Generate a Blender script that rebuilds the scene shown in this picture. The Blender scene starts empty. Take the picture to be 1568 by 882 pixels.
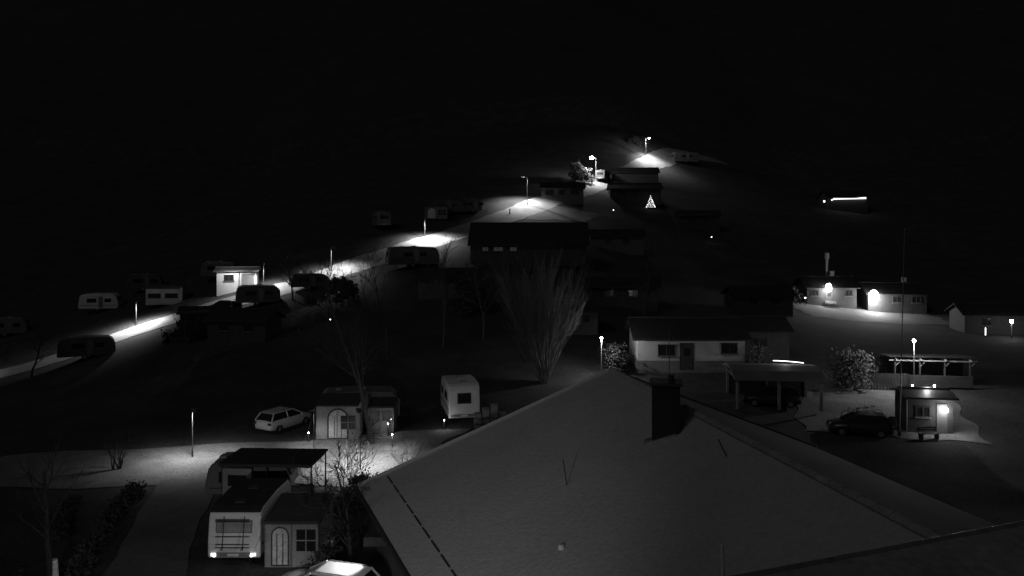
import bpy, math, random, bmesh
import numpy as np
from mathutils import Vector, Matrix
random.seed(7)
R=math.radians
sc=bpy.context.scene
# ---------------------------------------------------------------- materials
MATS={}
def mat(name,base,rough=0.8,var=0.35,scale=1.5,emit=0,bump=0.0,metal=0.0,fine=12.0,spec=0.3):
    if name in MATS: return MATS[name]
    m=bpy.data.materials.new(name); m.use_nodes=True
    nt=m.node_tree; b=nt.nodes["Principled BSDF"]
    b.inputs["Roughness"].default_value=rough; b.inputs["Metallic"].default_value=metal
    b.inputs["Specular IOR Level"].default_value=spec
    tc=nt.nodes.new("ShaderNodeTexCoord")
    n1=nt.nodes.new("ShaderNodeTexNoise"); n1.inputs["Scale"].default_value=scale; n1.inputs["Detail"].default_value=6; n1.inputs["Roughness"].default_value=.65
    n2=nt.nodes.new("ShaderNodeTexNoise"); n2.inputs["Scale"].default_value=fine; n2.inputs["Detail"].default_value=4
    nt.links.new(tc.outputs["Object"],n1.inputs["Vector"]); nt.links.new(tc.outputs["Object"],n2.inputs["Vector"])
    ad=nt.nodes.new("ShaderNodeMath"); ad.operation='ADD'
    nt.links.new(n1.outputs["Fac"],ad.inputs[0]); nt.links.new(n2.outputs["Fac"],ad.inputs[1])
    mr=nt.nodes.new("ShaderNodeMapRange")
    mr.inputs["From Min"].default_value=.7; mr.inputs["From Max"].default_value=1.3
    mr.inputs["To Min"].default_value=base*(1-var); mr.inputs["To Max"].default_value=base*(1+var)
    nt.links.new(ad.outputs[0],mr.inputs["Value"])
    cc=nt.nodes.new("ShaderNodeCombineColor")
    for i in range(3): nt.links.new(mr.outputs[0],cc.inputs[i])
    nt.links.new(cc.outputs[0],b.inputs["Base Color"])
    if emit:
        b.inputs["Emission Color"].default_value=(1,1,1,1); b.inputs["Emission Strength"].default_value=emit
    if bump:
        bp=nt.nodes.new("ShaderNodeBump"); bp.inputs["Strength"].default_value=bump; bp.inputs["Distance"].default_value=.05
        nt.links.new(n2.outputs["Fac"],bp.inputs["Height"]); nt.links.new(bp.outputs[0],b.inputs["Normal"])
    MATS[name]=m; return m
GRASS=mat("grass",.04,.95,.6,.25,bump=.6,fine=5)
ROAD=mat("road_asphalt",.2,.85,.4,.4,bump=.3,fine=9)
GRAVEL=mat("gravel",.15,.95,.5,.5,bump=.9,fine=7)
PATH=mat("path_paving",.1,.9,.35,.4,bump=.3,fine=9)
WHITE=mat("white_panel",.6,.45,.12,.8)
CREAM=mat("cream_render",.42,.8,.2,.7,bump=.1)
BASEW=mat("plinth_render",.16,.9,.2,1)
FABRIC=mat("awning_fabric",.26,.9,.25,1.2)
DFAB=mat("dark_fabric",.05,.9,.3,1.2)
FOIL=mat("clear_foil",.5,.4,.4,4)
GLASS=mat("window_glass",.02,.12,.2,2,spec=.6)
WOOD=mat("dark_wood",.05,.8,.35,2)
LWOOD=mat("light_wood",.22,.8,.3,2)
DROOF=mat("dark_roof",.022,.9,.4,1,bump=.3)
MROOF=mat("sheet_metal_roof",.12,.55,.3,1,metal=.1)
BLACK=mat("rubber_black",.02,.7,.2,3)
METAL=mat("galvanised_metal",.25,.5,.2,3,metal=.5)
DMETAL=mat("dark_metal",.04,.6,.2,3)
BRICK=mat("chimney_cladding",.02,.8,.4,3)
BARK=mat("bark",.06,.9,.4,3)
DBARK=mat("dark_bark",.045,.9,.4,3)
BARKB=mat("pale_bark",.3,.9,.4,5)
LEAF=mat("leaves",.04,.8,.6,1.5)
LITLEAF=mat("leaves_painted_lit",.12,.8,.5,1.5)  # paler copy of the leaves, lamplight put into the colour
CARW=mat("car_paint_white",.6,.3,.05,1,spec=.5)
CARD=mat("car_paint_dark",.03,.3,.1,1,spec=.5)
TAILS=mat("tail_lens",.4,.3,.1,1,emit=1.2)  # emission stands in for light reflected by the lens
CREAMD=mat("wall_painted_dim",.09,.9,.3,1)  # base colour lowered so things in the dark area look unlit
DCAR=mat("grey_panel",.13,.6,.25,.8)
ROCK=mat("mountain_forest",.04,1,.25,.02,fine=.12)
E1=mat("lamp_glow_soft",.8,.5,0,1,emit=3)
ES=mat("strip_glow",.8,.5,0,1,emit=2.5)
E2=mat("lamp_glow",.8,.5,0,1,emit=10)
E3=mat("lamp_glow_strong",.8,.5,0,1,emit=60)
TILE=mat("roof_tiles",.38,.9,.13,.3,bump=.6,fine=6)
TILED=mat("roof_tiles_painted_shade",.035,.9,.2,.35,bump=.5,fine=8)  # same tiles, with the right slope's shade put into a darker colour
# ---------------------------------------------------------------- terrain
CT=[(-12.4,35.3,0),(-17,57,0),(-4,57,.5),(0,0,0),(-30,30,0),(-40,60,-.6),(-22,48,0),(-10,44,0),
(14,74,2.3),(22,72,2.3),(28,64,1),(29,55,.6),(20,62,1.2),(40,62,1.2),(46,114,3.6),(51.5,111,2.6),(59,94.5,2),
(-38.5,109,6.4),(-62,114,2.2),(-48,109,4.0),
(-60.3,92.3,-2.3),(-54.3,95.2,-.5),(-49.5,98.4,1.5),(-43.6,101.7,3.4),(-35.4,105.3,5.6),(-28.5,109,7.5),(-23.2,114.3,9.6),
(-16.6,121.2,11.8),(-10.2,130.4,13.7),(-5.1,138,15.8),(.7,146,17.9),(6.6,156,20.5),(17,176,24.1),(23.2,190,26.9),
(32,207,30.2),(41.9,222,34.3),(51.2,235,37.4),(36,230,41.5),(50,222,31.5),(28,171,20.3),(10,156,19.8),(2,117,10.3),(-14,111,8.6),
(-12.8,141,16.4),(-22,133,15),(-90,0,0),(-90,50,-3),(-90,95,-5),(-90,150,4),(-90,250,30),(-40,150,16),(-40,200,28),(0,200,32),(0,250,46),
(90,250,30),(60,180,18),(84,200,19.5),(90,120,3),(60,140,8),(25,140,11),(30,90,2.8),(40,0,0),(90,50,0),(90,0,0),(20,40,.5),(0,90,4.5),(20,105,5.5),
(-20,80,2.8),(-45,78,-1.5),(-70,60,-2.5),(10,20,0)]
C=np.array(CT,float); n=len(C)
def U(r2): return np.where(r2>1e-9,r2*np.log(np.maximum(r2,1e-9)),0)
D2=((C[:,None,:2]-C[None,:,:2])**2).sum(-1)
A=np.zeros((n+3,n+3)); A[:n,:n]=U(D2)+np.eye(n)*60
A[:n,n]=1; A[:n,n+1:n+3]=C[:,:2]; A[n,:n]=1; A[n+1:n+3,:n]=C[:,:2].T
W=np.linalg.solve(A,np.concatenate([C[:,2],[0,0,0]]))
def hts(X,Y):
    X=np.asarray(X,float);Y=np.asarray(Y,float)
    cx=np.clip(X,-90,90); cy=np.clip(Y,0,250)
    sh=cx.shape; px=cx.ravel();py=cy.ravel()
    out=np.empty_like(px)
    for i in range(0,len(px),20000):
        a=px[i:i+20000];b=py[i:i+20000]
        d=(a[:,None]-C[None,:,0])**2+(b[:,None]-C[None,:,1])**2
        out[i:i+20000]=U(d)@W[:n]+W[n]+W[n+1]*a+W[n+2]*b
    z=out.reshape(sh)
    ox=np.abs(X-cx); oy=np.maximum(Y-250,0)
    ridge=1+.25*np.sin(X/260+1)+.15*np.sin(X/97+Y/130)
    z=z+ 650*(1-np.exp(-oy/1100))*ridge + 120*(1-np.exp(-ox/900))*(oy>=0)*np.clip((Y+50)/200,0,1)
    return z
def gz(x,y): return float(hts(np.array([x]),np.array([y]))[0])
def ax(a,b,st,lo,hi):
    v=list(np.arange(a,b+.01,st)); s=st;x=b
    while x<hi: s*=1.18; x+=s; v.append(x)
    s=st;x=a
    while x>lo: s*=1.18; x-=s; v.insert(0,x)
    return np.array(v)
xs=ax(-100,100,1.6,-3500,3500); ys=ax(0,256,1.6,-400,4500)
XX,YY=np.meshgrid(xs,ys); ZZ=hts(XX,YY)
vs=np.stack([XX,YY,ZZ],-1).reshape(-1,3); nx=len(xs);ny=len(ys)
fs=[(j*nx+i,j*nx+i+1,(j+1)*nx+i+1,(j+1)*nx+i) for j in range(ny-1) for i in range(nx-1)]
me=bpy.data.meshes.new("ground"); me.from_pydata(vs.tolist(),[],fs); me.materials.append(GRASS); me.materials.append(ROCK)
for p in me.polygons:
    p.use_smooth=True
    if p.center[1]>265: p.material_index=1
ob=bpy.data.objects.new("ground",me); sc.collection.objects.link(ob)
def sheet(name,vs,fs,m):
    me=bpy.data.meshes.new(name); me.from_pydata(vs,[],fs); me.materials.append(m)
    for p in me.polygons: p.use_smooth=True
    o=bpy.data.objects.new(name,me); sc.collection.objects.link(o); return o
def strip(name,pts,w,m,off=.06,cross=6,w2=None):
    P=[Vector(p) for p in pts]; S=[]
    for i in range(len(P)-1):
        p0=P[max(i-1,0)];p1=P[i];p2=P[i+1];p3=P[min(i+2,len(P)-1)]
        k=max(2,int((p2-p1).length/1.2))
        for j in range(k):
            t=j/k; S.append(.5*((2*p1)+(p2-p0)*t+(2*p0-5*p1+4*p2-p3)*t*t+(3*p1-p0-3*p2+p3)*t**3))
    S.append(P[-1])
    X=[];Y=[]
    for i,s in enumerate(S):
        d=(S[min(i+1,len(S)-1)]-S[max(i-1,0)]).normalized(); nrm=Vector((-d.y,d.x))
        wb=w if w2 is None else w+(w2-w)*i/len(S)
        ww=wb*(1+.05*math.sin(i*.7)+.04*math.sin(i*2.1))
        for k in range(cross+1):
            q=s+nrm*ww*(k/cross-.5); X.append(q.x);Y.append(q.y)
    Z=hts(np.array(X),np.array(Y))+off
    vs=list(zip(X,Y,Z.tolist())); c=cross+1; fs=[]
    for i in range(len(S)-1):
        for k in range(cross): fs.append((i*c+k,i*c+k+1,(i+1)*c+k+1,(i+1)*c+k))
    return sheet(name,vs,fs,m)
def drape(name,q,m,off=.05,N=24):
    q=[Vector(p) for p in q]; X=[];Y=[]
    for j in range(N+1):
        for i in range(N+1):
            u=i/N;v=j/N; p=(q[0]*(1-u)+q[1]*u)*(1-v)+(q[3]*(1-u)+q[2]*u)*v
            X.append(p.x+.3*math.sin(v*19+u*3)*(u in(0,1)));Y.append(p.y+.3*math.sin(u*17)*(v in(0,1)))
    Z=hts(np.array(X),np.array(Y))+off
    c=N+1
    return sheet(name,list(zip(X,Y,Z.tolist())),[(j*c+i,j*c+i+1,(j+1)*c+i+1,(j+1)*c+i) for j in range(N) for i in range(N)],m)
strip("hill_road",[(-85,80),(-72,86),(-60.3,92.3),(-54.3,95.2),(-49.5,98.4),(-43.6,101.7),(-35.4,105.3),(-28.5,109),(-23.2,114.3),(-16.6,121.2),(-10.2,130.4),(-5.1,138),(.7,146),(6.6,156),(17,176),(23.2,190),(32,207),(41.9,222),(51.2,235),(66,247)],5,ROAD,w2=6.5)
strip("campsite_path",[(-19.2,47),(-17.6,40),(-15.8,33.5),(-13.5,25)],3.3,PATH,.05)
drape("gravel_yard",[(-32,45.5),(-8.5,45.5),(-3,57),(-34,52.5)],GRAVEL,.035)
drape("gravel_lot",[(20.5,55),(32,52.5),(37,68),(24,69)],GRAVEL,.05)
drape("court_paving",[(40,105),(60,104),(60,114.4),(40,114.4)],PATH,.05)
drape("road_apron",[(2,142),(14,148),(18,155),(7,154)],PATH,.04)
# ---------------------------------------------------------------- group builder
class G:
    def __init__(s,name,loc,rz=0,scale=1,ground=True):
        x,y=loc[0],loc[1]; z=loc[2] if len(loc)>2 else gz(x,y)
        s.e=bpy.data.objects.new(name,None); s.e.location=(x,y,z); s.e.rotation_euler=(0,0,R(rz)); s.e.scale=(scale,)*3
        s.e.empty_display_size=.3
        sc.collection.objects.link(s.e); s.p={}; s.bev={}; s.sm=set()
    def poly(s,part,m,vs,fs):
        v,f,_=s.p.setdefault(part,([],[],m)); o=len(v)
        v.extend([tuple(a) for a in vs]); f.extend([tuple(o+i for i in a) for a in fs])
    def box(s,part,m,c,d,rot=(0,0,0)):
        M=Matrix.Rotation(R(rot[2]),3,'Z')@Matrix.Rotation(R(rot[1]),3,'Y')@Matrix.Rotation(R(rot[0]),3,'X')
        vs=[]
        for a in (-.5,.5):
            for b in (-.5,.5):
                for e in (-.5,.5): vs.append(M@Vector((a*d[0],b*d[1],e*d[2]))+Vector(c))
        s.poly(part,m,vs,[(0,1,3,2),(4,6,7,5),(0,4,5,1),(2,3,7,6),(0,2,6,4),(1,5,7,3)])
    def cyl(s,part,m,p0,p1,r0,r1=None,n=10):
        r1=r0 if r1 is None else r1
        p0=Vector(p0);p1=Vector(p1);d=(p1-p0).normalized(); a=d.orthogonal().normalized(); b=d.cross(a)
        vs=[]
        for p,r in ((p0,r0),(p1,r1)):
            for i in range(n):
                t=2*math.pi*i/n; vs.append(p+a*r*math.cos(t)+b*r*math.sin(t))
        fs=[(i,(i+1)%n,n+(i+1)%n,n+i) for i in range(n)]+[tuple(range(n-1,-1,-1)),tuple(range(n,2*n))]
        s.poly(part,m,vs,fs)
    def ball(s,part,m,c,r,sz=1,n=10):
        vs=[];k=6
        for j in range(1,k):
            for i in range(n):
                t=math.pi*j/k;u=2*math.pi*i/n
                vs.append((c[0]+r*math.sin(t)*math.cos(u),c[1]+r*math.sin(t)*math.sin(u),c[2]+r*sz*math.cos(t)))
        vs+= [(c[0],c[1],c[2]+r*sz),(c[0],c[1],c[2]-r*sz)]
        T=len(vs)-2
        fs=[(j*n+i,(j+1)*n+i,(j+1)*n+(i+1)%n,j*n+(i+1)%n) for j in range(k-2) for i in range(n)]
        fs+=[(T,i,(i+1)%n) for i in range(n)]+[(T+1,(k-2)*n+(i+1)%n,(k-2)*n+i) for i in range(n)]
        s.poly(part,m,vs,fs)
    def prism(s,part,m,prof,x0,x1,inset=0):
        k=len(prof); vs=[(x0,a,b) for a,b in prof]+[(x1,a,b) for a,b in prof]
        s.poly(part,m,vs,[tuple(range(k)),tuple(range(2*k-1,k-1,-1))]+[(i,k+i,k+(i+1)%k,(i+1)%k) for i in range(k)])
    def light(s,p,power,kind='POINT',rad=.12,size=150,blend=.6,aim=None):
        l=bpy.data.lights.new("bulb_light",kind); l.energy=power; l.shadow_soft_size=rad
        if kind=='SPOT': l.spot_size=R(size); l.spot_blend=blend
        o=bpy.data.objects.new("bulb_light",l); o.location=p; o.parent=s.e; sc.collection.objects.link(o)
        if aim: o.rotation_euler=(Vector(aim)-Vector(p)).to_track_quat('-Z','Y').to_euler()
    def done(s):
        for part,(v,f,m) in s.p.items():
            me=bpy.data.meshes.new(part); me.from_pydata(v,[],f)
            bm=bmesh.new(); bm.from_mesh(me); bmesh.ops.recalc_face_normals(bm,faces=bm.faces); bm.to_mesh(me); bm.free()
            me.materials.append(m); o=bpy.data.objects.new(part,me); o.parent=s.e; sc.collection.objects.link(o)
            if part in s.bev:
                b=o.modifiers.new("bevel",'BEVEL'); b.width=s.bev[part]; b.segments=3; b.limit_method='ANGLE'; b.angle_limit=R(25)
            if part in s.sm:
                for p in me.polygons: p.use_smooth=True
        return s.e
# ---------------------------------------------------------------- objects
def wheel(g,x,y,r=.32,w=.2):
    g.cyl("tyres",BLACK,(x-w/2,y,r),(x+w/2,y,r),r,n=16); g.cyl("hubs",METAL,(x-w/2-.01,y,r),(x+w/2+.01,y,r),r*.55,n=10)
def caravan(loc,rz=0,L=5.2,W_=2.3,H=2.6,m=WHITE,lit=False,rack=False,name="caravan",winscale=1,roofskin=False):
    g=G(name,loc,rz); h=L/2; q=H/2.6
    prof=[(-h+.08,.42),(-h,.55),(-h,1.15*q),(-h+.16,2.15*q),(-h+.3,2.42*q),(-h+.6,2.55*q),(0,2.62*q),(h-.7,2.5*q),(h-.3,2.2*q),(h-.02,1.5*q),(h,.7),(h-.25,.42)]
    g.prism("body",m,prof,-W_/2,W_/2); g.bev["body"]=.09
    if roofskin:
        g.prism("roof_skin",DROOF,[(-h+.2,2.40*q),(-h+.22,2.47*q),(-h+.58,2.60*q),(0,2.67*q),(h-.7,2.55*q),(h-.7,2.5*q),(0,2.6*q),(-h+.6,2.53*q)],-W_/2+.02,W_/2-.02)
    def rear(part,m_,x0,x1,z0,z1,off):
        f=lambda z:-h-off+max(0,(z-1.15*q))*.16/q
        g.poly(part,m_,[(x0,f(z0),z0),(x1,f(z0),z0),(x1,f(z1),z1),(x0,f(z1),z1),(x0,f(z0)+.08,z0),(x1,f(z0)+.08,z0),(x1,f(z1)+.08,z1),(x0,f(z1)+.08,z1)],[(0,1,2,3),(0,4,5,1),(1,5,6,2),(2,6,7,3),(3,7,4,0)])
    if not rack:
        ws=winscale
        rear("window_frame",DMETAL,-.78*ws,.78*ws,1.32*q,2.0*q,.03); rear("rear_window",GLASS,-.7*ws,.7*ws,1.38*q,1.94*q,.045)
    else:
        rear("window_frame",BASEW,-.8,.8,1.55*q,2.08*q,.03); rear("rear_blind",FABRIC,-.74,.74,1.6*q,2.03*q,.045)
    for sx in(-1,1):
        g.box("side_windows",GLASS,(sx*(W_/2+.005),-.9,1.65*q),(.04,1.3,.6)); g.box("side_windows",GLASS,(sx*(W_/2+.005),1.3,1.65*q),(.04,.9,.55))
        g.box("trim",DMETAL,(sx*(W_/2+.003),0,.95*q),(.02,L*.9,.06))
        wheel(g,sx*(W_/2-.12),-.2)
        g.box("tail_lamps",TAILS if lit else METAL,(sx*.88,-h-.03,.62),(.22,.05,.13))
    if lit:
        for sx in(-1,1): g.ball("reflector_glints",E1,(sx*.82,-h-.07,.6),.07)  # glints of reflected light drawn as small glowing balls
    g.box("bumper",BASEW,(0,-h-.02,.62),(1.5,.05,.18))
    g.box("number_plate",WHITE,(0,-h-.06,.62),(.5,.02,.11))
    g.box("door",BASEW,(W_/2+.012,.35,1.4*q),(.03,.6,1.6*q))
    g.box("front_window",GLASS,(0,h-.1,1.85*q),(1.6,.06,.5),(20,0,0))
    for sx in(-1,1): g.cyl("drawbar",DMETAL,(sx*.5,h-.3,.45),(0,h+1.1,.45),.04)
    g.cyl("drawbar",DMETAL,(0,h+1.0,0),(0,h+1.0,.6),.04)
    g.box("roof_hatch",FABRIC if not roofskin else DFAB,(0,.2,2.64*q),(.5,.5,.14)); g.box("roof_hatch",FABRIC if not roofskin else DFAB,(0,-1.6,2.6*q),(.4,.4,.14))
    if rack:
        for z in(.98,1.12,1.46,2.12,2.2): g.cyl("bicycle_rack",DMETAL,(-.75,-h-.18,z),(.75,-h-.18,z),.022,n=6)
        for x in(-.45,.45): 
            g.cyl("bicycle_rack",DMETAL,(x,-h-.18,.85),(x,-h+.1,2.25),.022,n=6)
            g.cyl("bicycle_rack",DMETAL,(x,-h-.02,.95),(x,-h-.4,.95),.022,n=6)
    g.done(); return g
def awning(loc,rz=0,Wd=2.8,D=2.5,H=2.3,m=FABRIC,roofm=DFAB,arch=True,name="awning_tent",archx=-.2,archw=.2,foil=FOIL,door=None):
    """front faces -Y"""
    g=G(name,loc,rz)
    g.prism("walls",m,[(-D/2,0),(-D/2,H-.33),(D/2,H-.04),(D/2,0)],-Wd/2,Wd/2)
    g.prism("roof",roofm,[(-D/2-.12,H-.36),(-D/2-.05,H-.26),(D/2,H+.04),(D/2,H-.035),(-D/2,H-.325)],-Wd/2-.08,Wd/2+.08)
    y=-D/2
    if arch:
        cx=Wd*archx; r=Wd*archw; zt=H-.5-r
        def archpoly(part,mm,rr,yy,z0):
            pts=[(cx-rr,yy,z0),(cx+rr,yy,z0)]+[(cx+rr*math.cos(a*math.pi/12),yy,zt+rr*math.sin(a*math.pi/12)) for a in range(13)]
            g.poly(part,mm,pts,[tuple(range(len(pts)))])
        archpoly("door_border",DFAB,r,y-.012,.05); archpoly("door_panel",foil,r*.84,y-.02,.12)
        for k in(-.33,.33): g.box("door_bars",DFAB,(cx+k*r,y-.03,zt*.5+.1),(.035,.02,zt))
        g.box("window",GLASS,(Wd*.27,y-.015,1.2),(Wd*.36,.03,.95))
        g.box("window_bar",m,(Wd*.27,y-.035,1.2),(.05,.02,.95)); g.box("window_bar",m,(Wd*.27,y-.038,1.2),(Wd*.36,.02,.05))
    else:
        for x in(-Wd*.25,Wd*.25): g.box("window",GLASS,(x,y-.015,1.25),(Wd*.38,.03,.7))
    for x in(-Wd/2,0,Wd/2): g.cyl("poles",METAL,(x,y-.04,0),(x,y-.04,H-.34),.025,n=6)
    for x in(-Wd/2-.6,Wd/2+.6): g.cyl("guy_ropes",DMETAL,(x,y-1.2,0),(max(-Wd/2,min(Wd/2,x)),y-.04,H-.36),.008,n=4)
    g.done(); return g
def car(loc,rz=0,m=CARW,L=4.4,estate=True,lit=False,name="parked_car"):
    g=G(name,loc,rz); h=L/2; w=.88
    st=[(-h,.42,.72,.70),(-h+.1,.3,.92,.82),(-h+.5,.25,.96,w),(-.6,.22,.95,w+.02),(.6,.22,.93,w+.02),(1.0,.22,.92,w),(h-.6,.25,.84,w-.03),(h-.12,.3,.7,.78),(h,.4,.58,.62)]
    vs=[];fs=[]
    for (y,a,b,hw) in st:
        vs+=[(-hw*.92,y,a),(-hw,y,(a+b)/2),(-hw*.96,y,b),(-hw*.5,y,b+.04),(hw*.5,y,b+.04),(hw*.96,y,b),(hw,y,(a+b)/2),(hw*.92,y,a)]
    k=8
    for i in range(len(st)-1):
        for j in range(k): fs.append((i*k+j,i*k+(j+1)%k,(i+1)*k+(j+1)%k,(i+1)*k+j))
    fs+=[tuple(range(k)),tuple(range((len(st)-1)*k,len(st)*k))]
    g.poly("body",m,vs,fs); g.sm.add("body")
    yb=-h+.12 if estate else -h+.9; yr=-h+.5 if estate else -h+1.4
    bot=[(-.82,yb),(.82,yb),(.82,1.15),(-.82,1.15)]; top=[(-.62,yr),(.62,yr),(.62,.25),(-.62,.25)]
    g.poly("glasshouse",GLASS,[(x,y,.93) for x,y in bot]+[(x,y,1.42) for x,y in top],[(0,1,5,4),(1,2,6,5),(2,3,7,6),(3,0,4,7)])
    g.poly("roof",m,[(x*1.05,y,1.41) for x,y in[(-.62,yr-.08),(.62,yr-.08),(.62,.3),(-.62,.3)]]+[(x*.9,y,1.49) for x,y in[(-.62,yr+.15),(.62,yr+.15),(.62,.1),(-.62,.1)]],[(0,1,2,3),(4,5,6,7),(0,1,5,4),(1,2,6,5),(2,3,7,6),(3,0,4,7)])
    for i in range(4):
        a=Vector((bot[i][0]*1.0,bot[i][1],.93)); b=Vector((top[i][0]*1.02,top[i][1],1.43)); g.cyl("pillars",m,a,b,.05,n=6)
    for sx in(-1,1):
        g.cyl("pillars",m,(sx*.83,-.45,.93),(sx*.64,-.45,1.43),.035,n=6)
        g.cyl("roof_rails",METAL,(sx*.56,-1.6,1.52),(sx*.56,.1,1.52),.02,n=6)
        g.box("mirrors",m,(sx*.98,.85,.98),(.18,.1,.12))
        wheel(g,sx*.78,-h+.85); wheel(g,sx*.78,h-.85)
        g.box("tail_lamps",TAILS if lit else DMETAL,(sx*.7,-h-.005,.78),(.24,.1,.14))
        g.box("headlamps",METAL,(sx*.55,h-.06,.6),(.28,.1,.12))
    g.box("number_plate",WHITE,(0,-h-.02,.62),(.5,.03,.11))
    g.done(); return g
def street_lamp(loc,h=5,rz=0,arm=.9,power=3000,size=140,glow=E2,name="street_lamp",big=0,pole=DMETAL,spill=0,pr=.06):
    g=G(name,loc,rz)
    g.cyl("pole",pole,(0,0,0),(0,0,h),pr,pr*.7); g.cyl("base",DMETAL,(0,0,0),(0,0,.5),pr*1.4)
    g.cyl("arm",pole,(0,0,h-.02),(arm,0,h+.12),.03)
    g.box("housing",pole,(arm+.2,0,h+.18),(.6,.28,.05))
    for sy in(-.13,.13): g.box("housing",pole,(arm+.2,sy,h+.1),(.6,.02,.12))
    for sx in(-.29,.29): g.box("housing",pole,(arm+.2+sx,0,h+.1),(.02,.24,.12))
    g.box("diffuser",glow,(arm+.2,0,h+.11),(.5,.2,.03))
    if big: g.ball("flare_bowl",E3,(arm+.2,0,h-.02),big,.7)  # enlarged glowing bowl, the lamp's flare put into its size
    g.light((arm+.2,0,h+.0-big*1.3),power,'SPOT',.1,size,.8)
    if spill: g.light((arm+.2,0,h-.3-big*1.3),spill)
    g.done(); return g
def globe_lamp(loc,h=4,power=300,r=.15,glow=E3,name="globe_lamp"):
    g=G(name,loc)
    g.cyl("pole",METAL,(0,0,0),(0,0,h-r),.05,.035); g.cyl("base",DMETAL,(0,0,0),(0,0,.3),.08)
    g.ball("globe",glow,(0,0,h),r); g.sm.add("globe")
    if power: g.light((0,-r-.15,h-.1),power)
    g.done()
def path_lamp(loc,h=1,power=10,r=.06):
    g=G("path_lamp",loc)
    g.cyl("post",DMETAL,(0,0,0),(0,0,h-r),.03); g.ball("globe",E2,(0,0,h),r); g.cyl("cap",DMETAL,(0,0,h+r),(0,0,h+r+.03),r*1.1,n=8)
    if power: g.light((0,-r-.1,h),power,rad=.05)
    g.done()
def house(name,loc,rz,L,D,wh,rh,wall=CREAM,roof=DROOF,front=(),doors=(),over=.4,plinth=0,chim=None,glass=GLASS,back=()):
    g=G(name,loc,rz)
    g.prism("walls",wall,[(-D/2,-1),(-D/2,wh),(0,wh+rh-.08),(D/2,wh),(D/2,-1)],-L/2,L/2)
    sl=rh/(D/2); t=.14
    for s in(-1,1):
        e=(s*(D/2+over),wh-sl*over)
        x0,x1=-L/2-over,L/2+over
        P=[(0,wh+rh),(e[0],e[1]),(e[0],e[1]+t),(0,wh+rh+t)]
        g.prism("roof_%s"%('front' if s<0 else 'back'),roof,P,x0,x1)
        g.cyl("gutter",DMETAL,(x0,e[0]+s*.07,e[1]+.03),(x1,e[0]+s*.07,e[1]+.03),.06,n=8)
    g.cyl("ridge_cap",roof,(-L/2-over,0,wh+rh+t),(L/2+over,0,wh+rh+t),.1,n=8)
    if plinth: g.box("plinth",BASEW,(0,0,plinth/2-.3),(L+.06,D+.06,plinth+.6))
    y=-D/2
    for (x,z,w,h) in front:
        g.box("windows",glass,(x,y-.005,z),(w,.03,h))
        for dx in(-w/2,0,w/2): g.box("window_frames",WOOD,(x+dx,y-.03,z),(.07,.07,h+.07))
        for dz in(-h/2,h/2): g.box("window_frames",WOOD,(x,y-.033,z+dz),(w+.14,.07,.07))
        g.box("sills",BASEW,(x,y-.08,z-h/2-.08),(w+.2,.16,.06))
    for (x,w,h) in doors:
        g.box("door",WOOD,(x,y-.02,h/2+.02),(w,.06,h)); g.box("door_frame",DMETAL,(x,y-.01,h/2+.04),(w+.16,.04,h+.12)); g.box("door_glass",GLASS,(x,y-.055,h*.7),(w*.5,.02,h*.3))
    if chim: g.box("chimney",BASEW,(chim,.3,wh+rh+.3),(.6,.6,1.2)); g.box("chimney_cap",DMETAL,(chim,.3,wh+rh+.95),(.75,.75,.08))
    return g
def tree(name,loc,h,r,seed,stems=1,spread=20,m=BARK,lean=0,kids=6,depth=3,up=.25,childang=38,start=.25,minr=.012):
    rnd=random.Random(seed); z=gz(*loc); V=[];F=[]
    def seg(a,b,r0,r1,n):
        d=(b-a)
        if d.length<1e-5:return
        d.normalize(); u=d.orthogonal().normalized(); w=d.cross(u); o=len(V)
        for p,rr in((a,r0),(b,r1)):
            for i in range(n):
                t=2*math.pi*i/n; V.append(p+u*rr*math.cos(t)+w*rr*math.sin(t))
        for i in range(n): F.append((o+i,o+(i+1)%n,o+n+(i+1)%n,o+n+i))
    def grow(p,d,L,r0,lev):
        k=6 if lev==0 else (4 if lev==1 else 3)
        pts=[p];rr=[r0]; dd=d.copy()
        for i in range(k):
            dd=(dd+Vector((rnd.gauss(0,.09),rnd.gauss(0,.09),rnd.gauss(0,.04)+up*.2*(lev>0)))).normalized()
            q=pts[-1]+dd*L/k; r1=r0*(1-(i+1)/k*.8)
            seg(pts[-1],q,rr[-1],r1,7 if lev==0 else 4 if lev==1 else 3); pts.append(q);rr.append(r1)
        if lev<depth:
            c=kids if lev==0 else max(3,kids-1)
            for j in range(c):
                t=start+(1-start)*(j+rnd.random())/c if lev==0 else .15+.85*rnd.random()
                f=min(t*k,k-.01); i=int(f); q=pts[i].lerp(pts[i+1],f-i)
                base=(pts[i+1]-pts[i]).normalized(); az=rnd.random()*6.283
                o=base.orthogonal().normalized(); o=Matrix.Rotation(az,3,base)@o
                a=R(childang*rnd.uniform(.6,1.3)); nd=(base*math.cos(a)+o*math.sin(a)+Vector((0,0,up*.5))).normalized()
                grow(q,nd,L*rnd.uniform(.35,.6)*(1.15-t*.5),max(rr[i]*.5,minr),lev+1)
    for s in range(stems):
        az=rnd.random()*6.283; a=R(spread*math.sqrt(rnd.random())) if stems>1 else R(lean)
        d=Vector((math.sin(a)*math.cos(az),math.sin(a)*math.sin(az),math.cos(a)))
        b=Vector((loc[0],loc[1],z-.1))+(Vector((math.cos(az),math.sin(az),0))*.35*rnd.random() if stems>1 else Vector())
        grow(b,d,h*rnd.uniform(.7,1.0) if stems>1 else h,r,0)
    me=bpy.data.meshes.new(name); me.from_pydata(V,[],F); me.materials.append(m)
    for p in me.polygons:p.use_smooth=True
    o=bpy.data.objects.new(name,me); sc.collection.objects.link(o)
    return o
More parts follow.
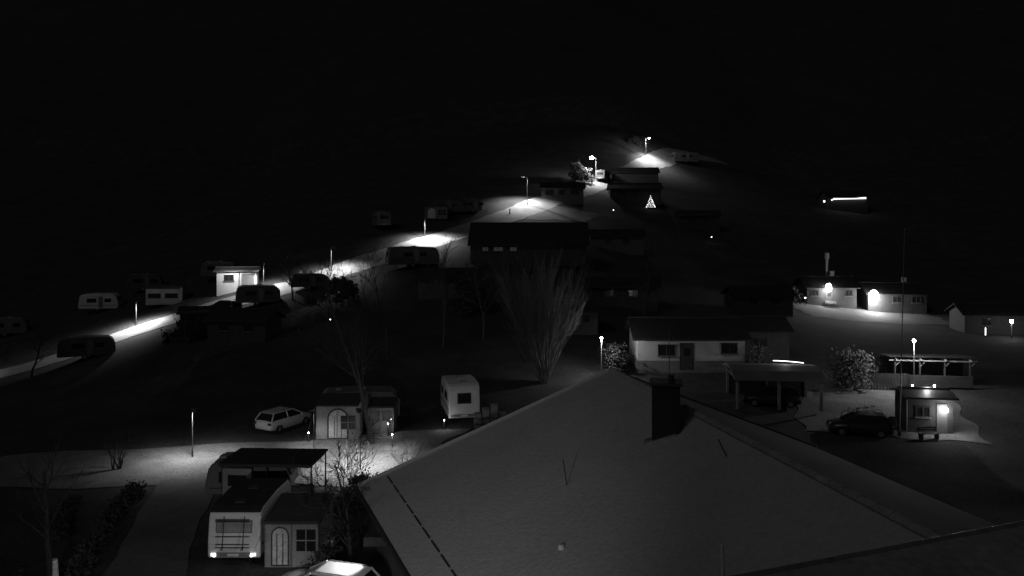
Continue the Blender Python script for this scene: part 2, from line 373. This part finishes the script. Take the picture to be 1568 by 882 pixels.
def foliage(name,path,w,h,seed,count,m=LEAF,leaf=.12,base=0.0,trunk=False):
    rnd=random.Random(seed); V=[];F=[];cl=[]
    P=[Vector(p) for p in path]
    for i in range(max(6,count//60)):
        t=rnd.random()*(len(P)-1); a=int(min(t,len(P)-1.001)); p=P[a].lerp(P[min(a+1,len(P)-1)],t-a)
        ang=rnd.random()*6.283; rr=math.sqrt(rnd.random())*w
        cl.append((p.x+rr*math.cos(ang),p.y+rr*math.sin(ang),base+h*(.15+.85*rnd.random())*(1-.35*(rr/w)**2),rnd.uniform(.18,.5)*min(1,w*1.2)))
    zz={}
    for i in range(count):
        c=rnd.choice(cl); g_=zz.get(c) 
        if g_ is None: g_=zz[c]=gz(c[0],c[1])
        p=Vector((c[0]+rnd.gauss(0,c[3]),c[1]+rnd.gauss(0,c[3]),g_+max(.03,c[2]+rnd.gauss(0,c[3]*.8))))
        u=Vector((rnd.gauss(0,1),rnd.gauss(0,1),rnd.gauss(0,1))).normalized(); v=u.orthogonal().normalized(); s=leaf*rnd.uniform(.6,1.4); o=len(V)
        V+= [p-u*s,p+v*s*.5,p+u*s,p-v*s*.5]; F.append((o,o+1,o+2,o+3))
    if trunk:
        x,y=path[0]; g0=gz(x,y)
        for a,b,r0,r1 in [((0,0,-.1),(0.05,0,base+h*.4),.12,.07),((.05,0,base*.8),(w*.5,.2,base+h*.6),.06,.02),((.05,0,base*.8),(-w*.5,-.2,base+h*.65),.06,.02)]:
            a=Vector(a);b=Vector(b);d=(b-a).normalized();u=d.orthogonal().normalized();q=d.cross(u);o=len(V)
            for p,r_ in((a,r0),(b,r1)):
                for i in range(6):
                    t=i*math.pi/3; V.append(Vector((x,y,g0))+p+u*r_*math.cos(t)+q*r_*math.sin(t))
            for i in range(6): F.append((o+i,o+(i+1)%6,o+6+(i+1)%6,o+6+i))
    return sheet(name,V,F,m)
# ---------------------------------------------------------------- main foreground house with big roof
g=G("tiled_roof_house",(0,0,0))
A_=Vector((5.03,40,7.77)); B_=Vector((-7.3,37.2,2.76)); D_=Vector((11.0,12.8,7.77)); C_=Vector((2.6,12,2.76))
Ar=A_; Br=Vector((16.5,42.6,3.1)); Cr=Vector((24,14,3.1)); Dr=D_
def slope(part,a,b,c,d,N=30,m=TILE):
    vs=[];fs=[];th=Vector((0,0,-.18))
    for j in range(N+1):
        for i in range(N+1):
            u=i/N;v=j/N; vs.append((a*(1-u)+b*u)*(1-v)+(d*(1-u)+c*u)*v+Vector((0,0,.03*math.sin(u*9+v*4)*math.sin(v*11))))
    k=N+1; o=len(vs)
    fs=[(j*k+i,j*k+i+1,(j+1)*k+i+1,(j+1)*k+i) for j in range(N) for i in range(N)]
    vs+= [v+th for v in vs]; fs+=[tuple(o+q for q in f[::-1]) for f in fs[:]]
    for i in range(N):
        fs+=[(i,i+1,o+i+1,o+i),(N*k+i,N*k+i+1,o+N*k+i+1,o+N*k+i),(i*k,(i+1)*k,o+(i+1)*k,o+i*k),(i*k+N,(i+1)*k+N,o+(i+1)*k+N,o+i*k+N)]
    g.poly(part,m,vs,fs)
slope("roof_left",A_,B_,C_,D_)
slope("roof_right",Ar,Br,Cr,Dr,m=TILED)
up=Vector((0,0,.06))
N_=44
RT=mat("ridge_tile",.3,.8,.3,1)
for i in range(N_):
    a=A_.lerp(D_,i/N_)+up*.4; b=A_.lerp(D_,(i+1.12)/N_)+up*.9; g.cyl("ridge_tiles",RT,a,b,.12,.14,8)
FL=mat("verge_flashing",.2,.35,.2,1,metal=.6)
g.cyl("verge_boards",TILE,A_+up,B_+up,.09,n=6); g.cyl("verge_boards_right",FL,Ar+up,Br+up,.05,n=6)
g.cyl("gutter",DMETAL,B_+Vector((-.1,0,-.1)),C_+Vector((-.1,0,-.1)),.1,n=8)
g.cyl("gutter_right",DMETAL,Br+Vector((.1,0,-.1)),Cr+Vector((.1,0,-.1)),.1,n=8)
g.poly("walls",CREAMD,[(-6.3,36.6,-.5),(15.8,41.6,-.5),(23,15,-.5),(3,13,-.5),(-6.3,36.6,2.9),(15.8,41.6,2.9),(23,15,2.9),(3,13,2.9),(5.0,39.3,7.4)],[(0,1,5,8,4),(1,2,6,5),(2,3,7,6),(3,0,4,7)])
g.box("added_lamp_hood",DMETAL,(-5.5,31.6,2.62),(.9,.5,.05)); g.box("added_lamp_hood",DMETAL,(-5.5,31.37,2.45),(.9,.03,.35)); g.ball("wall_lamp",E2,(-5.6,31.6,2.42),.07); g.light((-5.9,31.5,2.3),260,'SPOT',.1,110,.5,aim=(-7.6,31.2,1.2))  # added lamp to brighten the white car; hood hides its globe
cx,cy=5.9,30
g.box("chimney_stack",BRICK,(cx,cy,8.0),(1.05,.9,2.1),(0,0,-12)); g.box("chimney_flashing",METAL,(cx-.2,cy,6.98),(1.25,1.1,.22),(0,-20,-12))
g.box("chimney_cap",DMETAL,(cx,cy,9.12),(1.25,1.1,.1),(0,0,-12)); g.cyl("flue",DMETAL,(cx+.2,cy,9.1),(cx+.2,cy,9.4),.12)
g.cyl("antenna",METAL,(cx+.12,cy,9.1),(cx+.12,cy,11.1),.018); g.cyl("antenna",METAL,(cx+.45,cy,9.35),(cx+.75,cy,9.5),.03)
def onroof(u,v): return (A_*(1-u)+B_*u)*(1-v)+(D_*(1-u)+C_*u)*v
for u,v in((.62,.5),(.86,.48)):
    p=onroof(u,v); g.cyl("vent_cowl",WHITE,p,p+Vector((0,0,.14)),.12,.08)
p=onroof(.47,.36); g.cyl("lightning_rod",DMETAL,p,p+Vector((-.15,-.1,1.0)),.02,n=6)
p=onroof(.08,.5); g.cyl("lightning_rod",DMETAL,p,p+Vector((-.3,-.1,.6)),.02,n=6)
for i in range(14):
    a=onroof(.9,.02+i*.05)+Vector((0,0,.05)); b=onroof(.9,.02+(i+.8)*.05)+Vector((0,0,.05)); g.cyl("snow_guard",DMETAL,a,b,.03,n=6)
g.done()
g=G("camera_house",(0,0,0))
a=Vector((1.2,5.45,12.5)); b=Vector((9.5,8.6,12.5)); dn=Vector((.35,-1.2,-.15))
g.poly("roof",mat("sheet_roof",.35,.35,.25,1.5,metal=.2,spec=.6),[a,b,b+dn*3,a+dn*3],[(0,1,2,3)])
g.cyl("roof_edge",METAL,a,b,.025,n=8)
g.box("walls",CREAMD,(5.5,3.6,6),(7,2.4,12.0),(0,0,21))
g.box("wall",CREAMD,(-4.5,1.5,6),(9,2.0,12.0))
g.cyl("vent_pipe",WHITE,(1.6,5.9,12.0),(1.58,5.9,12.62),.015)
g.box("added_floodlight",DMETAL,(-6,2.72,10.5),(.4,.3,.3))
g.light((-6,3.1,10.4),5000,'SPOT',.15,64,1.0,aim=(-7.0,33,1))  # unseen floodlight, added to brighten the tiled roof and caravan
g.done()
# ---------------------------------------------------------------- foreground left
caravan((-12.3,37.2),0,L=5.2,lit=True,rack=True,roofskin=True)
awning((-9.75,36.1),0,Wd=2.35,D=2.8,H=2.3,archx=-.22,archw=.17)
caravan((-14.6,44.2),-86,L=4.6,H=2.2,m=DCAR)
g=G("flat_roof_canopy",(-13.2,43.7),-3)
g.box("roof",DROOF,(0,0,2.3),(5.1,3.0,.1))
for x in(-2.45,0,2.45):
    for y in(-1.35,1.35): g.cyl("posts",DMETAL,(x,y,0),(x,y,2.25),.04)
g.box("fascia",DMETAL,(0,-1.52,2.25),(5.15,.03,.16))
g.box("side_panel",FABRIC,(-1.6,-1.4,1.05),(1.6,.04,2.0)); g.box("side_panel",FABRIC,(.2,-1.4,.6),(1.6,.04,1.1)); g.box("window",GLASS,(-1.6,-1.43,1.4),(1.0,.03,.6))
g.box("table",LWOOD,(1.6,-.6,.74),(1.4,.8,.05)); 
for dx in(-.6,.6): g.cyl("table_legs",METAL,(1.6+dx,-.6,0),(1.6+dx,-.6,.72),.03)
g.done()
car((-17.0,58.5),-28,CARW)
car((-7.5,31.3),72,CARW,L=4.5)
awning((-12.3,56.3),0,Wd=2.9,D=2.4,H=2.7,archx=.02,archw=.26)
caravan((-11.5,59.3),-82,L=6.0,H=2.5,m=DCAR)
awning((-9.4,57.0),0,Wd=1.8,D=1.6,H=2.2,arch=False,m=DCAR)
caravan((-4.0,59.8),12,L=5,H=2.9,winscale=.65,lit=False)
g=G("storage_crates",(-1.6,57),4)
for i in range(4):
    g.box("crates",LWOOD,(-.9+i*.6,.1*(i%2),.5+.15*(i%3)),(.52,.8,1.0+.3*(i%3)))
    for z in(.3,.7): g.box("slats",WOOD,(-.9+i*.6,-.42+.1*(i%2),z),(.5,.03,.06))
g.done()
for (x,y,h,p) in((-8.1,53,.9,30),(-14.2,54.7,.7,6),(-8.8,55.6,.9,14),(-4.9,56.6,.7,10),(-20.4,88,1,0)):
    path_lamp((x,y),h,p,r=.05)
street_lamp((-21.0,51.5),3.1,-60,.25,1000,158,pr=.035)
street_lamp((-9.4,48.6),3.4,110,.5,2100,130,pr=.03)
street_lamp((-13.5,53.4),2.6,-90,.3,260,140,pr=.02)
tree("bare_shrub",(-24.6,49.0),1.9,.05,29,stems=9,spread=16,kids=4,depth=2,childang=30,m=DBARK)
foliage("low_hedge",[(-21.5,45),(-20.2,39),(-18.8,33.5),(-17.0,27)],.45,.6,3,3600,leaf=.1)
foliage("low_hedge",[(-24.5,43.5),(-22,38),(-21,33)],.4,.4,4,900,leaf=.1)
foliage("evergreen_bush",[(-8.6,41.5),(-8.2,43)],.7,1.5,5,1600,leaf=.09)
foliage("evergreen_bush",[(-8.4,35.5),(-7.9,34)],.5,1.2,6,1200,leaf=.08)
tree("bare_tree",(-9.6,54),12,.18,11,kids=11,depth=3,childang=45,start=.18,m=DBARK)
tree("bare_tree",(-7.0,34.4),5.2,.12,12,kids=10,depth=3,childang=55,start=.15,m=DBARK)
tree("bare_tree",(2.8,68),9.6,.05,13,stems=44,spread=26,kids=10,depth=2,childang=16,up=.3,m=mat("willow_bark",.14,.9,.3,3),minr=.011)
tree("bare_tree",(-28.5,102),5.5,.14,14,kids=8,depth=3,childang=50,start=.35)
tree("bare_tree",(-54,88),5.5,.13,15,kids=8,depth=3,childang=45)
tree("bare_tree",(-57,87),4.5,.1,16,kids=7,depth=3,childang=45)
tree("bare_shrub",(-9.7,47.2),2.4,.025,17,stems=14,spread=50,kids=4,depth=2,childang=40,m=BARKB)
tree("bare_shrub",(-6.4,49.0),2.0,.025,27,stems=10,spread=50,kids=4,depth=2,childang=40,m=BARKB)
bt=tree("birch_tree",(-18.3,31.2),6.0,.15,18,kids=8,depth=2,childang=45,start=.38,m=DBARK)
g=G("lower_trunk",(-18.3,31.2)); g.cyl("white_bark",mat("birch_bark",.75,.8,.3,5),(0,0,-.1),(.05,0,1.0),.21,.19,12); g.cyl("white_bark",MATS["birch_bark"],(.05,0,1.0),(.02,.03,1.8),.19,.15,12); g.cyl("bark_patch",DBARK,(.03,0,.7),(.05,0,.8),.205,.203,12); g.done(); g.e.parent=bt
for i,(x,y,h) in enumerate([(-12,75,9),(-7,79,9),(-3,82,8),(-20,86,7),(10,92,8),(-33,80,6),(16,95,7),(22,120,8),(33,130,8),(-8,95,7),(4,104,6)]):
    tree("bare_tree",(x,y),h,.11,30+i,kids=9,depth=2+(i<3),childang=42)
foliage("evergreen_bush",[(-6,92),(-2,94)],2.2,4,41,1800,leaf=.25,base=.2)
foliage("evergreen_bush",[(-24,97),(-20,100)],2.0,3,42,1800,leaf=.25,base=.2)
foliage("evergreen_bush",[(-40,92),(-36,91)],1.4,2.0,43,1500,leaf=.25)
foliage("evergreen_bush",[(38,56),(36,50),(33,46)],1.4,2.6,44,3000,leaf=.16)
foliage("evergreen_bush",[(9.5,70.0),(9.3,72.5)],.8,2.4,45,1800,leaf=.12)
# ---------------------------------------------------------------- road-side lamps
for (x,y,h,rz,p,bg_,sp,sz) in((-49.0,102.2,3.2,-60,6000,0,0,150),(-34.5,108.8,3.2,-60,2400,0,0,150),(-26,112.8,3.4,-60,3600,0,0,150),(-14.2,127.6,3.2,-50,7000,0,0,150),(3.0,152,5.4,150,9000,0,0,135),(19.6,183,6.0,180,6500,.5,1400,120),(37.4,219,5.8,-30,9000,.25,1700,115)):
    street_lamp((x,y),h,rz,.8,p,sz,E3 if y>150 else E2,big=bg_,pole=METAL if y>140 else DMETAL,spill=sp,pr=.05)
street_lamp((-66,92),4,-70,.8,900,150)
# ---------------------------------------------------------------- along the road
g=house("white_shed",(-38.6,110.5),12,5.2,3.6,2.4,.35,WHITE,MROOF,front=[(-1.0,1.5,1.2,.8)],doors=[])
g.box("corner_post",DMETAL,(.35,-1.84,1.15),(.1,.06,2.3)); g.box("sliding_door",BASEW,(1.5,-1.83,1.05),(1.7,.05,2.0)); g.light((-.3,-3.6,2.8),400)  # bare light added to brighten the shed front, no fixture
g.done()
caravan((-60.6,115.5),-80,L=5.4)
awning((-49,111),8,Wd=4.5,D=3,H=2.6,arch=False,m=FABRIC)
caravan((-44,118),-80,L=5,m=DCAR); caravan((-57,122),-75,L=5,m=CREAMD); caravan((-72,112),-70,L=5,m=DCAR)
caravan((-33,101.8),-70,L=5.5,m=CREAMD); car((-37,101),65,CARD); caravan((-27.5,106),-65,L=5,m=CREAMD,H=2.2)
caravan((-49.8,91.8),-62,L=6,m=CREAMD,H=2.6)
house("garden_shed",(-37.5,95.5),15,5.0,3,2.0,.4,WOOD,DROOF).done()
caravan((-14.4,113.5),-70,L=7.5,m=CREAMD,H=3)
awning((-13.6,141.8),0,Wd=4,D=3,H=2.6,m=DCAR); caravan((-12,145),-85,L=6,m=CREAMD)
caravan((-22.3,134),20,L=5,H=2.8,m=CREAMD); caravan((-7.2,145.5),-80,L=3,m=CREAMD)
g=house("long_chalet",(2.6,118.5),-3,17,8,2.3,2.9,WOOD,DROOF,front=[(-6.3,1.5,.9,.6),(-4.4,1.5,1.4,.6),(-2.2,1.5,1.0,.6)],glass=mat("lit_window_pane",.2,.5,.7,3,emit=.015)); g.done()
g=house("mobile_home",(10.3,159.5),-4,8.4,4,2.5,.9,CREAMD,DROOF,front=[(-2.6,1.5,1.6,1),(-.2,1.5,1.2,1),(2.4,1.5,1.6,1)]); g.done()
g=house("mobile_home",(27,173),-3,11,5,2.6,1.1,WOOD,DROOF,front=[(-3,1.5,1.4,1),(0,1.5,1.4,1)]); g.done()
house("mobile_home",(30,192),-3,11,5,2.6,1.1,WOOD,DROOF).done()
caravan((21.6,187),-20,L=5.5,m=CREAMD); caravan((50,226.5),-75,L=8,H=3.2,m=CREAMD)
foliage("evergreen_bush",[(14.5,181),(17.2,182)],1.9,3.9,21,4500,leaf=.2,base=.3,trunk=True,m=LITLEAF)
foliage("evergreen_bush",[(35,226),(39,229)],1.5,1.6,22,1500,leaf=.2)
g=G("christmas_tree",(29.8,168.5)); g.cyl("trunk",BARK,(0,0,0),(0,0,2.6),.06,.02)
for k in range(5):
    g.cyl("branches",LEAF,(0,0,.35+k*.45),(0,0,.95+k*.45),.85-k*.16,.1,12)
rr_=random.Random(5)
for k in range(130):
    t=rr_.random()**1.3*.95; a=rr_.uniform(-3.3,.2); r=(.95*(1-t)+.05); g.ball("fairy_lights",E1,(r*math.cos(a),r*math.sin(a),.35+t*2.3),.04,n=5)
g.ball("star",E1,(0,0,2.75),.1); g.done()
g=G("bollard",(-.4,145.3)); g.cyl("post",BLACK,(0,0,0),(0,0,.8),.12,.1); g.ball("cap",BLACK,(0,0,.85),.14); g.done()
g=G("bollard",(-30,110.8)); g.cyl("post",METAL,(0,0,0),(0,0,1.1),.18,.18); g.box("cap",METAL,(0,0,1.15),(.5,.4,.15)); g.done()
for (x,y) in((20.2,156),(38.2,150)): path_lamp((x,y),1.2,3,.07)
# ---------------------------------------------------------------- right side
g=house("clubhouse",(16.2,73.5),-1.5,9.6,6,2.9,1.3,CREAM,DROOF,front=[(-2.2,1.75,1.5,.95),(3.4,1.95,1.4,.9)],doors=[(-.4,1.1,2.3)],plinth=.8,over=.5)
g.done()
house("clubhouse_annex",(23.6,77),-1.5,5.6,5,2.8,1,WOOD,DROOF,front=[(0,1.7,1.4,.8)]).done()
globe_lamp((7.9,69.2),3.5,500,.11,E3,"globe_lamp")
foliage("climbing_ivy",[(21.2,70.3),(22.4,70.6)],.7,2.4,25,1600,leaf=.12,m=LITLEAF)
g=G("carport",(20.6,62),-6)
g.prism("roof",mat("pale_sheet_roof",.17,.7,.3,1),[(-2.6,2.3),(-2.6,2.42),(-1.4,2.8),(0,3.0),(1.5,2.9),(2.6,2.6),(2.6,2.48),(1.5,2.76),(0,2.86),(-1.4,2.68)],-3.4,3.4)
for x in(-3.1,0,3.1):
    for y in(-2.3,2.2): g.box("posts",LWOOD,(x,y,1.15),(.2,.2,2.3))
    g.box("beams",LWOOD,(x,0,2.24),(.12,4.8,.1))
g.box("fascia",METAL,(-.0,-2.63,2.36),(6.8,.04,.18))
g.box("rear_wall",WOOD,(-.0,2.35,1.2),(6.2,.06,2.3))
for i in range(8):
    t=i/8;u=(i+1)/8
    g.cyl("strip_light",E1,(.6+t*2.2,2.5-.9*t*t,2.97),(.6+u*2.2,2.5-.9*u*u,2.97),.03,n=6)
g.light((1.4,1.8,3.6),30)  # fixtureless light added above the carport to brighten its roof
g.done()
car((20.3,61.5),80,CARD); car((24.2,54.6),75,CARD,L=4.2)
def bicycle(loc,rz):
    g=G("bicycle",loc,rz)
    for y in(-.52,.52):
        for i in range(20):
            a=i*math.pi/10;b=(i+1)*math.pi/10
            g.cyl("tyres",BLACK,(0,y+.34*math.cos(a),.35+.34*math.sin(a)),(0,y+.34*math.cos(b),.35+.34*math.sin(b)),.02,n=5)
        for i in range(6):
            a=i*math.pi/3; g.cyl("spokes",METAL,(0,y,.35),(0,y+.32*math.cos(a),.35+.32*math.sin(a)),.006,n=4)
    for a,b in(((0,-.52,.35),(0,-.05,.32)),((0,-.05,.32),(0,-.2,.85)),((0,-.52,.35),(0,-.17,.75)),((0,-.17,.75),(0,.36,.8)),((0,-.05,.32),(0,.36,.72)),((0,.34,.95),(0,.52,.35)),((-.28,.3,1.0),(.28,.3,1.0))):
        g.cyl("frame",METAL,a,b,.02,n=6)
    g.box("saddle",BLACK,(0,-.22,.9),(.14,.26,.06)); g.done()
bicycle((25.4,58.2),70); bicycle((26.2,58.4),75); bicycle((26.9,58.9),60)
g=house("kiosk_hut",(29.5,56.2),-8,3.0,2.6,2.45,.3,WOOD,MROOF,front=[(-.5,1.5,.9,.7)],doors=[],over=.25)
g.box("lit_door",mat("pale_door",.1,.6,.2,2),(.75,-1.33,1.05),(.7,.05,2.0))
g.ball("wall_lamp",E3,(.9,-1.6,1.7),.16); g.box("lamp_bracket",DMETAL,(.9,-1.42,1.7),(.1,.22,.06)); g.light((.8,-2.1,1.5),60)
g.ball("roof_lamp",E3,(.9,.4,3.0),.07); g.ball("roof_lamp",E3,(-.6,.4,3.0),.05); g.light((.4,.3,3.15),140)
g.cyl("pipe",METAL,(-1.6,-1.4,0),(-1.6,-1.4,2.3),.04)
g.done()
g=G("garden_bench",(28.4,53.4),10)
for y in(-.12,0,.12): g.box("seat",WOOD,(0,y,.45),(1.5,.1,.04))
for z in(.65,.8): g.box("backrest",WOOD,(0,.22,z),(1.5,.03,.1))
for x in(-.6,.6): g.box("legs",DMETAL,(x,0,.22),(.06,.4,.43)); g.box("legs",DMETAL,(x,.22,.6),(.05,.05,.5))
g.done()
g=G("waste_bin",(27.0,55.6)); g.cyl("body",DMETAL,(0,0,0),(0,0,.9),.25,.3,12); g.cyl("lid",BLACK,(0,0,.9),(0,0,.98),.32,.2,12); g.done()
globe_lamp((33.6,65.5),4.4,1000,.13,E3,"globe_lamp")
g=G("pergola",(36.0,68),-8)
for x in(-3,-1,1,3):
    for y in(-1.2,1.2): g.box("posts",WOOD,(x,y,1.15),(.12,.12,2.3))
    g.box("rafters",LWOOD,(x,0,2.42),(.1,3.2,.12))
    g.box("braces",LWOOD,(x+.25,-1.2,2.05),(.06,.06,.7),(0,45,0))
for y in(-1.3,1.3): g.box("beams",LWOOD,(0,y,2.32),(7,.1,.1))
g.box("roof",DROOF,(0,.2,2.53),(7.2,3.3,.05),(-4,0,0)); g.box("rear_wall",WOOD,(0,1.45,1.1),(7,.06,2.2))
for k in range(5): g.box("front_boards",WOOD,(0,-1.28,.2+.2*k),(6.4,.04,.18))
g.done()
g=G("timber_fence",(30.8,66.4),-6)
for i in range(22): g.box("boards",WOOD,(-2.6+i*.25,0,.75),(.22,.03,1.4+.04*(i%3)))
for z in(.4,1.2): g.box("rails",LWOOD,(0,.04,z),(5.4,.05,.08))
g.done()
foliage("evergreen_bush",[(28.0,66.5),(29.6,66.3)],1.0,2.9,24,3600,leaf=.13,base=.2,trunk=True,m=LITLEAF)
g=G("flagpole",(26.8,54.2)); g.cyl("pole",METAL,(0,0,0),(.35,0,14.3),.04,.02); g.ball("finial",METAL,(.35,0,14.35),.05); g.cyl("base",DMETAL,(0,0,0),(0,0,.4),.12); g.done()
# far buildings with bright wall lamps
g=house("lodge_house",(47,117.5),-5,7,6,2.5,1.2,WOOD,DROOF,front=[(-2.4,1.6,1.0,.8),(2.4,1.6,1.0,.8)],doors=[(-.4,1.0,2.1)],chim=1)
g.ball("wall_lamp",E3,(-.6,-3.45,2.4),.42,1.5); g.box("lamp_bracket",DMETAL,(-.6,-3.15,2.5),(.2,.3,.1)); g.light((-.6,-4.0,1.6),330)  # lamp blown up into a glowing oval that includes its flare
for k in range(3): g.box("steps",BASEW,(-.4,-3.4-.3*k,.35-.15*k),(1.6,.32,.2))
g.done()
g=house("lodge_house",(56.0,116),-8,8,6,2.5,1.2,WOOD,DROOF,front=[(2.6,1.6,1.2,.8),(0,1.6,1.2,.8)],chim=2)
g.ball("wall_lamp",E3,(-3.4,-3.6,2.1),.7,1.25); g.box("lamp_bracket",DMETAL,(-3.4,-3.1,2.3),(.2,.3,.1)); g.light((-3.4,-4.4,1.1),800)  # larger glowing oval, flare built into the lamp's shape
g.done()
g=G("chimney_mast",(47.8,119)); g.cyl("post",METAL,(0,0,0),(0,0,6.6),.22,.2); g.box("head",METAL,(0,0,6.7),(.5,.5,.9)); g.done()
path_lamp((42.3,113),1.2,12,.07)
foliage("evergreen_bush",[(41.5,115),(40.5,117)],1.2,2.2,46,1200,leaf=.2)
g=house("lodge_house",(60,99),-10,7,5,2.4,1.0,WOOD,DROOF,front=[(-1,1.5,1,.9)]); g.done()
globe_lamp((59.6,93.5),2.0,60,.2,E3,"globe_lamp"); 
g=G("lit_post",(56.5,93.5)); g.cyl("post",E1,(0,0,.3),(0,0,1.2),.05); g.cyl("base",DMETAL,(0,0,0),(0,0,.3),.08); g.done()
g=house("hillside_barn",(85.6,203),0,10,7,3,1.6,WOOD,DROOF)
g.cyl("eave_light_strip",ES,(-3.8,-3.75,2.7),(4.4,-3.75,2.85),.2); g.cyl("eave_light_strip",ES,(-3.6,-3.75,2.6),(-4.4,-3.75,2.3),.1)
g.ball("wall_lamp",ES,(-6.2,-3.7,2.0),.26); g.done()
for i,(x,y,rz,L) in enumerate([(-30,88,-12,7),(-8,101,5,8),(14,100,-10,9),(6,86,10,6),(33,105,8,8),(18,135,-5,9),(38,160,-6,8)]):
    house("mobile_home",(x,y),rz,L,3.6,2.4,.8,CREAMD if i%2 else WOOD,DROOF,front=[(-1.5,1.5,1.1,.8),(1.5,1.5,1.1,.8)]).done()
# ---------------------------------------------------------------- sky, added fill light, camera
w=bpy.data.worlds.new("World"); sc.world=w; w.use_nodes=True; nt=w.node_tree
bg=nt.nodes["Background"]; sky=nt.nodes.new("ShaderNodeTexSky"); sky.sky_type='NISHITA'; sky.sun_disc=False
sky.sun_elevation=R(42); sky.sun_rotation=R(-140)
bw=nt.nodes.new("ShaderNodeRGBToBW"); nt.links.new(sky.outputs[0],bw.inputs[0]); nt.links.new(bw.outputs[0],bg.inputs["Color"])
bg.inputs["Strength"].default_value=.0022
l=bpy.data.lights.new("added_fill_light",'SUN'); l.energy=.1; l.angle=R(12); o=bpy.data.objects.new("added_fill_light",l)  # soft fill added to lift the blacks and roof, no moon in view
o.rotation_euler=(R(48),0,R(-40)); sc.collection.objects.link(o)
cam=bpy.data.cameras.new("camera"); co=bpy.data.objects.new("camera",cam); sc.collection.objects.link(co)
co.location=(0,0,15); co.rotation_euler=(R(90),0,0); cam.sensor_width=36; cam.lens=27.55; cam.shift_y=-91/1568; cam.clip_end=9000; cam.clip_start=.1
sc.camera=co
sc.view_settings.view_transform='Standard'; sc.view_settings.look='None'; sc.view_settings.exposure=0
